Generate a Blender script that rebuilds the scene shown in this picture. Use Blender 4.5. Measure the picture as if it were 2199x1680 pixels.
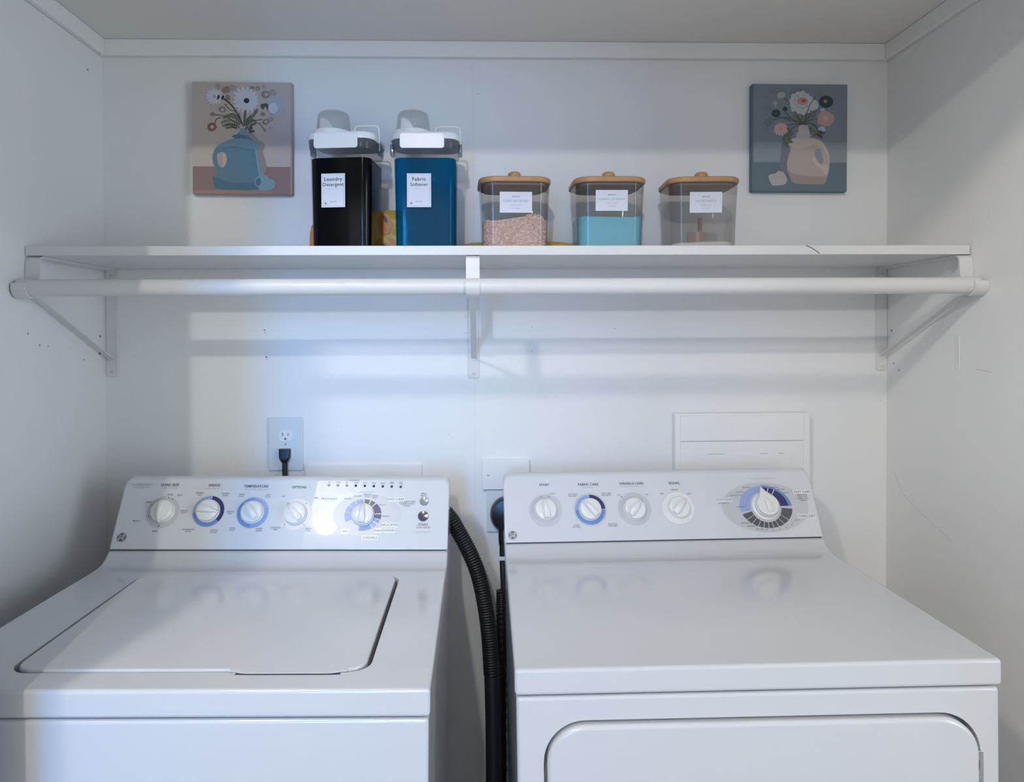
import bpy, bmesh, math, random
from mathutils import Vector, Matrix
for o in list(bpy.data.objects): bpy.data.objects.remove(o)
S = bpy.context.scene
COL = S.collection
PI = math.pi
R = math.radians

# ---------------------------------------------------------------- camera
F_PX = 1509.2
cd = bpy.data.cameras.new('camera')
cam = bpy.data.objects.new('camera', cd); COL.objects.link(cam)
cd.sensor_fit = 'HORIZONTAL'; cd.sensor_width = 36.0
cd.lens = 36.0 * F_PX / 2199.0
cd.shift_x = (1099.5 - 1062.24) / 2199.0
cd.shift_y = -(840.0 - 737.75) / 2199.0
cd.clip_start = 0.02
yaw, pitch, roll = 0.0254, -0.0134, -0.0044
fwd = Vector((math.sin(yaw)*math.cos(pitch), math.cos(yaw)*math.cos(pitch), math.sin(pitch)))
rgt = Vector((math.cos(yaw), -math.sin(yaw), 0)); upv = rgt.cross(fwd)
r2 = math.cos(roll)*rgt + math.sin(roll)*upv; u2 = -math.sin(roll)*rgt + math.cos(roll)*upv
m = Matrix((r2, u2, -fwd)).transposed().to_4x4(); m.translation = Vector((-0.0595, -1.6987, 1.3751))
cam.matrix_world = m
S.camera = cam

# ---------------------------------------------------------------- colour management, world, lights
S.view_settings.view_transform = 'Standard'; S.view_settings.look = 'None'
S.view_settings.gamma = 1.0; S.view_settings.use_curve_mapping = False
S.view_settings.exposure = 0.12
w = bpy.data.worlds.new('world'); S.world = w; w.use_nodes = True
w.node_tree.nodes['Background'].inputs[0].default_value = (0.55, 0.62, 0.75, 1)
w.node_tree.nodes['Background'].inputs[1].default_value = 0.15

def lamp(name, kind, loc, energy, color, **kw):
    d = bpy.data.lights.new(name, kind); d.energy = energy; d.color = color
    for k, v in kw.items(): setattr(d, k, v)
    o = bpy.data.objects.new(name, d); COL.objects.link(o); o.location = loc
    return o
# two ceiling lamps of the room behind the camera
lamp('ceiling_lamp_near', 'POINT', (-0.82, -1.86, 2.50), 38, (1.0, 0.93, 0.86), shadow_soft_size=0.055)
lamp('ceiling_lamp_far', 'POINT', (-0.36, -3.05, 2.50), 54, (1.0, 0.97, 0.91), shadow_soft_size=0.03)
# daylight through the windows of the room, plus one added wide fill
def aim(o, tgt):
    o.rotation_euler = (Vector(tgt) - o.location).to_track_quat('-Z', 'Y').to_euler()
a = lamp('window_light', 'AREA', (-0.86, -4.50, 1.45), 3.5, (0.02, 0.36, 1.0), shape='RECTANGLE', size=0.45, size_y=1.5)
a.data.spread = R(40); aim(a, (-0.66, -0.5, 1.0))
b = lamp('fill_light_wide', 'AREA', (0.1, -4.54, 1.35), 18, (0.95, 0.95, 1.0), shape='RECTANGLE', size=4.4, size_y=2.0)  # added broad fill behind the camera to lift the ambient, not a window
aim(b, (0.1, 0.0, 1.35))
c = lamp('window_light_side', 'AREA', (2.5, -2.1, 1.35), 50, (0.76, 0.89, 1.0), shape='RECTANGLE', size=1.8, size_y=1.9)
aim(c, (-0.9, -0.3, 1.2))

# ---------------------------------------------------------------- materials
MATS = {}
def mat(name, color, rough=0.5, metal=0.0, spec=0.5, bump=0.0, bscale=60.0, coat=0.0, vary=0.0, vscale=4.0, trans=0.0, alpha=1.0, ior=1.5):
    m = bpy.data.materials.new(name); m.use_nodes = True
    nt = m.node_tree; n = nt.nodes; b = n['Principled BSDF']
    b.inputs['Base Color'].default_value = (*color, 1)
    b.inputs['Roughness'].default_value = rough
    b.inputs['Metallic'].default_value = metal
    b.inputs['Specular IOR Level'].default_value = spec
    b.inputs['Coat Weight'].default_value = coat
    b.inputs['Coat Roughness'].default_value = 0.08
    b.inputs['IOR'].default_value = ior
    tc = n.new('ShaderNodeTexCoord')
    if vary > 0:
        no = n.new('ShaderNodeTexNoise'); no.inputs['Scale'].default_value = vscale; no.inputs['Detail'].default_value = 4
        nt.links.new(tc.outputs['Object'], no.inputs['Vector'])
        rp = n.new('ShaderNodeValToRGB')
        rp.color_ramp.elements[0].position = 0.3; rp.color_ramp.elements[1].position = 0.7
        rp.color_ramp.elements[0].color = (*[c*(1-vary) for c in color], 1)
        rp.color_ramp.elements[1].color = (*[min(1, c*(1+vary)) for c in color], 1)
        nt.links.new(no.outputs['Fac'], rp.inputs['Fac']); nt.links.new(rp.outputs['Color'], b.inputs['Base Color'])
    if bump > 0:
        no = n.new('ShaderNodeTexNoise'); no.inputs['Scale'].default_value = bscale; no.inputs['Detail'].default_value = 3
        nt.links.new(tc.outputs['Object'], no.inputs['Vector'])
        bp = n.new('ShaderNodeBump'); bp.inputs['Strength'].default_value = bump; bp.inputs['Distance'].default_value = 0.002
        nt.links.new(no.outputs['Fac'], bp.inputs['Height']); nt.links.new(bp.outputs['Normal'], b.inputs['Normal'])
    MATS[name] = m
    return m

def mat_clear(name, tint, gloss=1.0, haze=0.0, hazecol=(0.6, 0.6, 0.6), rough=0.04):
    """clear thin plastic: see-through, with its own fresnel reflection"""
    m = bpy.data.materials.new(name); m.use_nodes = True
    nt = m.node_tree; n = nt.nodes; n.remove(n['Principled BSDF']); out = n['Material Output']
    tr = n.new('ShaderNodeBsdfTransparent'); tr.inputs[0].default_value = (*tint, 1)
    gl = n.new('ShaderNodeBsdfGlossy'); gl.inputs['Roughness'].default_value = rough
    lw = n.new('ShaderNodeLayerWeight'); lw.inputs['Blend'].default_value = 0.5      # thin-sheet fresnel, same from both sides
    pw = n.new('ShaderNodeMath'); pw.operation = 'POWER'; pw.inputs[1].default_value = 4.0
    nt.links.new(lw.outputs['Facing'], pw.inputs[0])
    mu = n.new('ShaderNodeMath'); mu.operation = 'MULTIPLY_ADD'; mu.inputs[1].default_value = 0.75*gloss; mu.inputs[2].default_value = 0.04*gloss
    nt.links.new(pw.outputs[0], mu.inputs[0])
    base = tr
    if haze > 0:
        df = n.new('ShaderNodeBsdfDiffuse'); df.inputs[0].default_value = (*hazecol, 1)
        mh = n.new('ShaderNodeMixShader'); mh.inputs[0].default_value = haze
        nt.links.new(tr.outputs[0], mh.inputs[1]); nt.links.new(df.outputs[0], mh.inputs[2]); base = mh
    mx = n.new('ShaderNodeMixShader')
    nt.links.new(mu.outputs[0], mx.inputs[0]); nt.links.new(base.outputs[0], mx.inputs[1]); nt.links.new(gl.outputs[0], mx.inputs[2])
    nt.links.new(mx.outputs[0], out.inputs[0])
    MATS[name] = m
    return m

mat('wall_paint', (0.85, 0.855, 0.85), rough=0.42, bump=0.25, bscale=45, vary=0.012, vscale=3)
mat('ceiling_paint', (0.84, 0.83, 0.81), rough=0.7, bump=0.2, bscale=60)
mat('trim_paint', (0.88, 0.885, 0.88), rough=0.35, bump=0.1)
mat('room_wall_paint', (0.45, 0.45, 0.45), rough=0.7, bump=0.1)
mat('floor_vinyl', (0.28, 0.26, 0.24), rough=0.5, vary=0.15, vscale=8)
mat('shelf_paint', (0.73, 0.73, 0.725), rough=0.3, bump=0.12, bscale=40)
mat('bracket_paint', (0.73, 0.73, 0.725), rough=0.3, bump=0.08)
mat('rod_paint', (0.73, 0.73, 0.725), rough=0.35, bump=0.05)
mat('enamel', (0.66, 0.67, 0.69), rough=0.11, coat=0.3)
mat('console_plastic', (0.70, 0.715, 0.74), rough=0.02)
mat('knob_plastic', (0.82, 0.82, 0.80), rough=0.22)
mat('dark_gap', (0.07, 0.07, 0.08), rough=0.8)
mat('print_dark', (0.10, 0.10, 0.11), rough=0.5)
mat('print_grey', (0.45, 0.47, 0.49), rough=0.4)
mat('print_ring', (0.56, 0.58, 0.60), rough=0.3)
mat('print_oval', (0.57, 0.59, 0.605), rough=0.3)
mat('print_white', (0.80, 0.82, 0.84), rough=0.3)
mat('print_navy', (0.035, 0.04, 0.14), rough=0.35)
mat('print_blue', (0.17, 0.28, 0.58), rough=0.35)
mat('print_light_blue', (0.33, 0.42, 0.72), rough=0.35)
mat('print_mid_blue', (0.24, 0.36, 0.66), rough=0.35)
mat('print_charcoal', (0.10, 0.105, 0.11), rough=0.35)
mat('chrome', (0.6, 0.62, 0.65), rough=0.2, metal=0.9)
mat('button_grey', (0.30, 0.31, 0.33), rough=0.15, coat=0.5)
mat('button_dark', (0.07, 0.07, 0.08), rough=0.12, coat=0.5)
mat('lamp_dark', (0.03, 0.03, 0.03), rough=0.2)
mat('black_rubber', (0.012, 0.012, 0.014), rough=0.45, bump=0.1)
mat('black_plastic', (0.010, 0.010, 0.012), rough=0.3)
mat('plate_plastic', (0.72, 0.76, 0.78), rough=0.3)
mat('socket_plastic', (0.82, 0.86, 0.88), rough=0.25)
mat('screw_metal', (0.45, 0.43, 0.40), rough=0.35, metal=0.6)
mat('lid_white', (0.80, 0.82, 0.86), rough=0.3)
mat('label_paper', (0.78, 0.80, 0.90), rough=0.6)
mat('label_ink', (0.06, 0.05, 0.07), rough=0.7)
mat('label_ink_pale', (0.42, 0.42, 0.46), rough=0.7)
mat('label_ink_mid', (0.22, 0.22, 0.25), rough=0.7)
mat('detergent', (0.003, 0.0035, 0.005), rough=0.12, spec=0.12)
mat('bead_pink', (0.88, 0.61, 0.53), rough=0.45, vary=0.22, vscale=160)
mat('powder_blue', (0.20, 0.58, 0.74), rough=0.8, bump=0.4, bscale=300)
mat('powder_white', (0.70, 0.66, 0.61), rough=0.9, bump=0.4, bscale=300)
mat('scoop_tan', (0.52, 0.38, 0.32), rough=0.5)
mat('wood_lid', (0.56, 0.31, 0.14), rough=0.45, vary=0.12, vscale=25, bump=0.05)
mat('wood_lid_under', (0.34, 0.25, 0.22), rough=0.6, vary=0.06, vscale=25)
mat('yellow_film', (0.72, 0.46, 0.05), rough=0.4, bump=0.3, bscale=25)
mat('orange_print', (0.80, 0.22, 0.02), rough=0.4)
mat('orange_plastic', (0.82, 0.26, 0.03), rough=0.35)
mat('black_print', (0.03, 0.02, 0.02), rough=0.4)
mat('hole_dark', (0.20, 0.15, 0.15), rough=0.8)
mat('scuff_grey', (0.50, 0.50, 0.50), rough=0.7)
mat('joint_grey', (0.66, 0.66, 0.66), rough=0.7)
mat('paint_blob', (0.80, 0.81, 0.80), rough=0.3)
mat_clear('clear_plastic', (0.94, 0.94, 0.94), gloss=0.2, haze=0.0, hazecol=(0.55, 0.55, 0.55))
mat_clear('clear_smoke', (0.62, 0.64, 0.69), gloss=0.5, haze=0.10, hazecol=(0.35, 0.37, 0.42))
mat_clear('cup_frost', (0.93, 0.93, 0.93), gloss=0.5, haze=0.05, hazecol=(0.62, 0.62, 0.60))
mat_clear('softener', (0.0, 0.50, 0.78), gloss=0.0, haze=0.33, hazecol=(0.0, 0.18, 0.38))
mat_clear('bin_plastic', (0.92, 0.915, 0.91), gloss=0.6, haze=0.012, hazecol=(0.5, 0.49, 0.49))
for nm, c in dict(pk_bg=(0.50, 0.43, 0.405), pk_bg2=(0.56, 0.48, 0.44), pk_edge=(0.44, 0.38, 0.375), pk_tab=(0.30, 0.205, 0.19), pk_tab2=(0.38, 0.25, 0.21), pk_shadow=(0.33, 0.29, 0.28),
                  jug=(0.12, 0.235, 0.32), jug_l=(0.18, 0.31, 0.42), jug_d=(0.085, 0.18, 0.25), cap_l=(0.23, 0.37, 0.42), jug_rim=(0.25, 0.38, 0.48),
                  petal=(0.58, 0.60, 0.68), petal_d=(0.42, 0.43, 0.52), stem=(0.08, 0.075, 0.08), leaf=(0.15, 0.17, 0.11), leaf_d=(0.10, 0.09, 0.075), brownf=(0.27, 0.22, 0.20), brownf_l=(0.36, 0.32, 0.31), rust=(0.26, 0.11, 0.085), cream=(0.55, 0.46, 0.40), eye=(0.03, 0.03, 0.06),
                  bl_bg=(0.20, 0.245, 0.285), bl_bg2=(0.27, 0.32, 0.355), bl_tab=(0.14, 0.20, 0.235), bl_shadow=(0.185, 0.215, 0.245), vase=(0.48, 0.42, 0.39), vase_d=(0.36, 0.31, 0.29), vase_l=(0.60, 0.52, 0.48), cap_w=(0.48, 0.44, 0.46),
                  rose=(0.50, 0.54, 0.56), rose_d=(0.38, 0.41, 0.44), pinkc=(0.56, 0.26, 0.24), red=(0.38, 0.08, 0.09), navyf=(0.03, 0.06, 0.075), orangec=(0.50, 0.22, 0.08), peach=(0.50, 0.33, 0.28), peach_l=(0.58, 0.44, 0.38), pinkf=(0.60, 0.38, 0.38), bluew=(0.42, 0.50, 0.62)).items():
    mat('paint_' + nm, c, rough=0.7, bump=0.15, bscale=900)

# ---------------------------------------------------------------- mesh builder
I4 = Matrix.Identity(4)
class MB:
    def __init__(s): s.bm = bmesh.new(); s.mats = []; s.mi = 0; s.M = I4.copy()
    def use(s, name):
        if name not in s.mats: s.mats.append(name)
        s.mi = s.mats.index(name); return s
    def _add(s, verts, faces, M=None, smooth=True):
        M = s.M @ M if M is not None else s.M
        vs = [s.bm.verts.new(M @ Vector(v)) for v in verts]; out = []
        for f in faces:
            try: fc = s.bm.faces.new([vs[i] for i in f])
            except ValueError: continue
            fc.material_index = s.mi; fc.smooth = smooth; out.append(fc)
        return vs, out
    def box(s, x0, x1, y0, y1, z0, z1, bev=0.0, seg=3, M=None):
        v = [(x, y, z) for x in (x0, x1) for y in (y0, y1) for z in (z0, z1)]
        f = [(0, 1, 3, 2), (4, 6, 7, 5), (0, 4, 5, 1), (2, 3, 7, 6), (0, 2, 6, 4), (1, 5, 7, 3)]
        vs, fs = s._add(v, f, M)
        if bev > 0: s._bevel(vs, fs, bev, seg)
        return vs, fs
    def _bevel(s, vs, fs, bev, seg, ang=R(30)):
        for f in s.bm.faces: f.normal_update()
        bmesh.ops.recalc_face_normals(s.bm, faces=list(fs))
        es = set(e for f in fs for e in f.edges)
        es = [e for e in es if len(e.link_faces) == 2 and e.calc_face_angle(0) > ang]
        r = bmesh.ops.bevel(s.bm, geom=es, offset=bev, segments=seg, profile=0.5, affect='EDGES', clamp_overlap=True)
        for f in r['faces']: f.material_index = s.mi; f.smooth = True
    def loft(s, loops, cap0=True, cap1=True, M=None):
        n = len(loops[0]); v = [p for L in loops for p in L]; f = []
        for k in range(len(loops) - 1):
            for i in range(n):
                j = (i + 1) % n; f.append((k*n + i, k*n + j, (k+1)*n + j, (k+1)*n + i))
        if cap0: f.append(tuple(reversed(range(n))))
        if cap1: f.append(tuple((len(loops)-1)*n + i for i in range(n)))
        return s._add(v, f, M)
    def lathe(s, prof, n=32, M=None):   # prof: (r, z)
        loops = [[(r*math.cos(2*PI*i/n), r*math.sin(2*PI*i/n), z) for i in range(n)] for r, z in prof]
        return s.loft(loops, True, True, M)
    def prism(s, pts, z0, z1, bev=0.0, seg=3, M=None):   # pts xy, extruded in z
        vs, fs = s.loft([[(x, y, z0) for x, y in pts], [(x, y, z1) for x, y in pts]], M=M)
        if bev > 0: s._bevel(vs, fs, bev, seg)
    def flat(s, pts, z=0.0, M=None):
        s._add([(x, y, z) for x, y in pts], [tuple(range(len(pts)))], M)
    def tube(s, path, r, n=12, M=None, rfun=None):
        path = [Vector(p) for p in path]; loops = []
        up = Vector((0.13, 0.9, 0.2)).normalized()
        for i, p in enumerate(path):
            t = (path[min(i+1, len(path)-1)] - path[max(i-1, 0)]).normalized()
            a = (up - t*up.dot(t)).normalized(); b = t.cross(a); up = a
            rr = rfun(i) if rfun else r
            loops.append([tuple(p + a*rr*math.cos(2*PI*k/n) + b*rr*math.sin(2*PI*k/n)) for k in range(n)])
        s.loft(loops, M=M)
    def strap(s, path, width, th, M=None):
        """flat bar along a path in the yz plane, width along x"""
        path = [Vector((0, *p)) for p in path]; L = []
        for i, p in enumerate(path):
            t = (path[min(i+1, len(path)-1)] - path[max(i-1, 0)]).normalized()
            nrm = Vector((1, 0, 0)).cross(t)
            L.append([tuple(p + Vector((sx*width/2, 0, 0)) + nrm*sy*th/2) for sx, sy in ((-1, -1), (1, -1), (1, 1), (-1, 1))])
        s.loft(L, M=M)
    def text(s, txt, size, u=0, v=0, z=0.0, M=None, align='CENTER', bold=0.0, space=1.0, sx=1.0, shear=0.0, ext=0.0):
        cu = bpy.data.curves.new('t', 'FONT'); cu.body = txt; cu.size = size; cu.align_x = align; cu.align_y = 'CENTER'
        cu.offset = bold; cu.space_character = space; cu.shear = shear; cu.resolution_u = 3; cu.extrude = ext
        o = bpy.data.objects.new('t', cu); COL.objects.link(o)
        dg = bpy.context.evaluated_depsgraph_get(); me = bpy.data.meshes.new_from_object(o.evaluated_get(dg))
        s._add([(p.co.x*sx + u, p.co.y + v, p.co.z + z) for p in me.vertices], [tuple(p.vertices) for p in me.polygons], M)
        bpy.data.objects.remove(o); bpy.data.curves.remove(cu); bpy.data.meshes.remove(me)
    def build(s, name, parent=None, label=None, sharp=38):
        bmesh.ops.recalc_face_normals(s.bm, faces=s.bm.faces[:])
        me = bpy.data.meshes.new(name); s.bm.to_mesh(me); s.bm.free()
        for mn in s.mats: me.materials.append(MATS[mn])
        me.set_sharp_from_angle(angle=R(sharp))
        o = bpy.data.objects.new(name, me); COL.objects.link(o)
        if sharp < 60: wn = o.modifiers.new('weighted_normal', 'WEIGHTED_NORMAL'); wn.keep_sharp = True; wn.weight = 80
        if parent is not None: o.parent = parent
        if label: o['label'] = label
        return o
def empty(name, loc, rot=(0, 0, 0)):
    o = bpy.data.objects.new(name, None); COL.objects.link(o); o.location = loc; o.rotation_euler = rot
    o.empty_display_size = 0.05
    return o
def tag(o, label, cat, group=None, kind=None):
    o['label'] = label; o['category'] = cat
    if group: o['group'] = group
    if kind: o['kind'] = kind
    return o
def struct(o, label=None):
    o['kind'] = 'structure'
    if label: o['label'] = label
    return o
def rrect(w, h, r, n=6, cx=0, cy=0):
    pts = []
    for (sx, sy, a0) in ((1, -1, -PI/2), (1, 1, 0), (-1, 1, PI/2), (-1, -1, PI)):
        for k in range(n+1):
            a = a0 + PI/2*k/n
            pts.append((cx + sx*(w/2 - r) + r*math.cos(a), cy + sy*(h/2 - r) + r*math.sin(a)))
    return pts
def boolean(o, cutter, op='DIFFERENCE'):
    cutter.parent = o.parent; o.modifiers.clear(); cutter.modifiers.clear(); bpy.context.view_layer.update()
    md = o.modifiers.new('b', 'BOOLEAN'); md.object = cutter; md.operation = op; md.solver = 'EXACT'
    dg = bpy.context.evaluated_depsgraph_get(); me = bpy.data.meshes.new_from_object(o.evaluated_get(dg))
    o.modifiers.clear()
    old = o.data; o.data = me; me.name = old.name
    bpy.data.meshes.remove(old); cm = cutter.data; bpy.data.objects.remove(cutter); bpy.data.meshes.remove(cm)
    for q_ in me.polygons:
        if max(abs(c_) for c_ in q_.normal) > .9999: q_.use_smooth = False
    me.set_sharp_from_angle(angle=R(38))
    wn = o.modifiers.new('weighted_normal', 'WEIGHTED_NORMAL'); wn.keep_sharp = True; wn.weight = 80
def catmull(pts, n=10):
    P = [Vector(p) for p in pts]; P = [P[0]*2 - P[1]] + P + [P[-1]*2 - P[-2]]; out = []
    for i in range(1, len(P)-2):
        for k in range(n):
            t = k/n; a, b, c, d = P[i-1], P[i], P[i+1], P[i+2]
            out.append(0.5*((2*b) + (c-a)*t + (2*a-5*b+4*c-d)*t*t + (3*b-a-3*c+d)*t**3))
    out.append(P[-2]); return out

# ---------------------------------------------------------------- the setting
HW = 0.9456; CH = 2.0746; YF = -0.86; RH = 2.62
def slab(name, x0, x1, y0, y1, z0, z1, m, bev=0.0):
    b = MB(); b.use(m).box(x0, x1, y0, y1, z0, z1, bev); return struct(b.build(name))
slab('floor', -2.6, 2.6, -4.6, 0.1, -0.1, 0.0, 'floor_vinyl')
wb = slab('wall_back', -HW-0.1, HW+0.1, 0.0, 0.1, 0, CH+0.1, 'wall_paint')
wl = slab('wall_left', -HW-0.1, -HW, YF, 0.0, 0, CH+0.1, 'wall_paint')
wr = slab('wall_right', HW, HW+0.1, YF, 0.0, 0, CH+0.1, 'wall_paint')
slab('ceiling', -HW-0.1, HW+0.1, YF, 0.1, CH, CH+0.1, 'ceiling_paint')
slab('wall_opening_left', -2.6, -0.635, YF-0.1, YF, 0, RH, 'room_wall_paint')
slab('wall_opening_right', HW, 2.6, YF-0.1, YF, 0, RH, 'room_wall_paint')
slab('wall_opening_top', -0.635, HW, YF-0.1, YF, 2.03, RH, 'room_wall_paint')
slab('wall_room_left', -2.7, -2.6, -4.6, YF, 0, RH, 'room_wall_paint')
slab('wall_room_right', 2.6, 2.7, -4.6, YF, 0, RH, 'room_wall_paint')
slab('wall_room_far', -2.7, 2.7, -4.7, -4.6, 0, RH, 'room_wall_paint')
slab('ceiling_room', -2.7, 2.7, -4.7, YF, RH, RH+0.1, 'room_wall_paint')
slab('trim_1', -HW, HW, -0.014, 0.0, 2.036, CH, 'trim_paint', 0.003)
slab('trim_2', -HW, -HW+0.014, YF, -0.014, 2.036, CH, 'trim_paint', 0.003)
slab('trim_3', HW-0.014, HW, YF, -0.014, 2.036, CH, 'trim_paint', 0.003)
# panel joint in the back wall, small holes and scuffs in the paint
random.seed(4)
def marks(name, holes, M, parent, m='hole_dark'):
    b = MB(); b.use(m)
    for (u, v, r) in holes:
        r *= .62; n = 7; a0 = random.random()*6
        pts = [(u + r*random.uniform(.6, 1.2)*math.cos(a0 + 2*PI*i/n), v + r*random.uniform(.6, 1.2)*math.sin(a0 + 2*PI*i/n)) for i in range(n)]
        b.prism(pts, 0.0, 0.0006, M=M)
    o = b.build(name, parent); o['kind'] = 'structure'; return o
MBACK = Matrix(((1, 0, 0, 0), (0, 0, -1, 0), (0, 1, 0, 0), (0, 0, 0, 1)))            # (u,v,n) -> x=u, z=v, y=-n
MLEFT = Matrix(((0, 0, 1, -HW), (1, 0, 0, 0), (0, 1, 0, 0), (0, 0, 0, 1)))           # (y, z, n)
MRIGHT = Matrix(((0, 0, -1, HW), (1, 0, 0, 0), (0, 1, 0, 0), (0, 0, 0, 1)))
marks('nail_hole', [(-.5682, 1.387, .0032), (-.5675, 1.3805, .0018), (-.5643, 1.3222, .0035), (-.563, 1.316, .002), (.0738, 1.3922, .0016), (.0735, 1.3336, .0018), (.2753, 1.3868, .0016), (-.0861, 1.4176, .002), (-.0851, 1.3771, .002),
    (.4313, 1.3647, .001), (.9297, 1.2081, .0015), (-.1291, 1.1318, .0013), (-.0543, 1.9526, .0018)], MBACK, wb)
marks('nail_hole', [(-.0617, 1.983, .004), (-.2876, 1.3796, .003), (-.2511, 1.3561, .0032), (-.2233, 1.3546, .0025), (-.0789, 1.3734, .004), (-.0216, 1.3743, .006), (-.0245, 1.3338, .006), (-.0914, 1.3209, .003)], MLEFT, wl)
marks('nail_hole', [(-.0209, 1.3794, .004), (-.0268, 1.3377, .005), (-.03, 1.30, .003), (-.05, 1.285, .003)], MRIGHT, wr)
b = MB(); b.use('joint_grey').box(-.0658, -.0654, -.0003, .001, .3, 2.036); struct(b.build('panel_joint', wb))
b = MB(); b.use('paint_blob')
b.prism(rrect(.012, .075, .005, cx=-.255, cy=1.33), 0, .0015, M=MRIGHT); b.prism(rrect(.005, .02, .002, cx=-.21, cy=1.40), 0, .001, M=MRIGHT)
b.use('scuff_grey')
b.tube([(HW, -.31, 1.30), (HW, -.35, 1.296)], .0006, 6)
b.tube(catmull([(HW, -.03, 1.04), (HW, -.06, 1.0), (HW, -.11, .975), (HW, -.17, .955), (HW, -.24, .93)], 5), .0004, 6)
struct(b.build('paint_patch', wr))

# ---------------------------------------------------------------- shelf, rod, brackets
SZ = 1.5516
b = MB(); b.use('shelf_paint').box(-HW+.001, HW-.003, -.2949, -.0005, SZ-.019, SZ, 0.0015, 2)
sh = tag(b.build('shelf'), 'long white painted shelf board holding the laundry containers', 'shelf')
b = MB(); b.use('hole_dark').tube([(.605, -.2956, 1.551), (.617, -.2956, 1.546), (.633, -.2956, 1.535)], .0007, 6)
b.build('scratch', sh)
RY, RZ, RR = -.325, 1.4675, .0165
b = MB(); b.use('rod_paint')
b.lathe([(RR-.002, -.939), (RR, -.937), (RR, .936), (RR-.002, .938)], 40, M=Matrix(((0, 0, 1, 0), (0, 1, 0, RY), (-1, 0, 0, RZ), (0, 0, 0, 1))))
tag(b.build('hanging_rod'), 'thick round white hanging rod running below the front edge of the shelf', 'rod')
def bracket(x, lab, xl=None, xtop=None, zbot=1.268, lean=0.0):
    rt = empty('shelf_bracket', (x, 0, zbot)); tag(rt, lab, 'bracket', 'shelf brackets')
    T = Matrix.Translation((0, 0, -zbot))
    b = MB(); b.use('bracket_paint'); b.M = T
    H = SZ-.0205-zbot
    ML = Matrix.Shear('XZ', 4, (0, 0)) if False else I4
    b.prism(rrect(.027, H, .006, cx=0, cy=zbot+H/2), .0002, .003, .0006, 1, M=MBACK)
    o = b.build('wall_plate', rt)
    b = MB(); b.M = T; b.use('bracket_paint')
    hook = [(-.003, SZ-.021), (-.15, SZ-.021), (-.285, SZ-.021), (-.291, SZ-.0222), (-.2955, SZ-.026), (-.297, SZ-.034), (-.298, 1.50), (-.301, 1.478), (-.304, 1.462)]
    hook += [(RY + (RR+.0022)*math.cos(a), RZ + (RR+.0022)*math.sin(a)) for a in [R(d) for d in range(-25, -206, -12)]]
    b.strap(hook, .027, .0035)
    b.build('arm', rt)
    b = MB(); b.M = T; b.use('bracket_paint')
    b.strap([(-.296, 1.4475), (-.288, 1.4475), (-.276, 1.444), (-.012, 1.3225), (-.004, 1.3165), (-.003, 1.310)], .0125, .0025)
    b.build('brace', rt)
    for z in (zbot+.012, SZ-.035):
        b = MB(); b.M = T; b.use('bracket_paint').lathe([(.0001, 0.0052), (.003, .0048), (.0042, .003), (.0042, .0029)], 14, M=Matrix.Translation((0, 0, z)) @ Matrix(((1, 0, 0, 0), (0, 0, -1, 0), (0, 1, 0, 0), (0, 0, 0, 1))))
        b.use('screw_metal').box(-.0022, .0022, -.0057, -.005, z-.0004, z+.0004)
        b.build('screw', rt)
    return rt
bl = bracket(-.9275, 'white metal shelf bracket with diagonal brace at the left wall corner', zbot=1.277)
bracket(-.0668, 'white metal shelf bracket under the middle of the shelf')
bracket(.9315, 'white metal shelf bracket with diagonal brace at the right wall corner', zbot=1.282)

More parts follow.
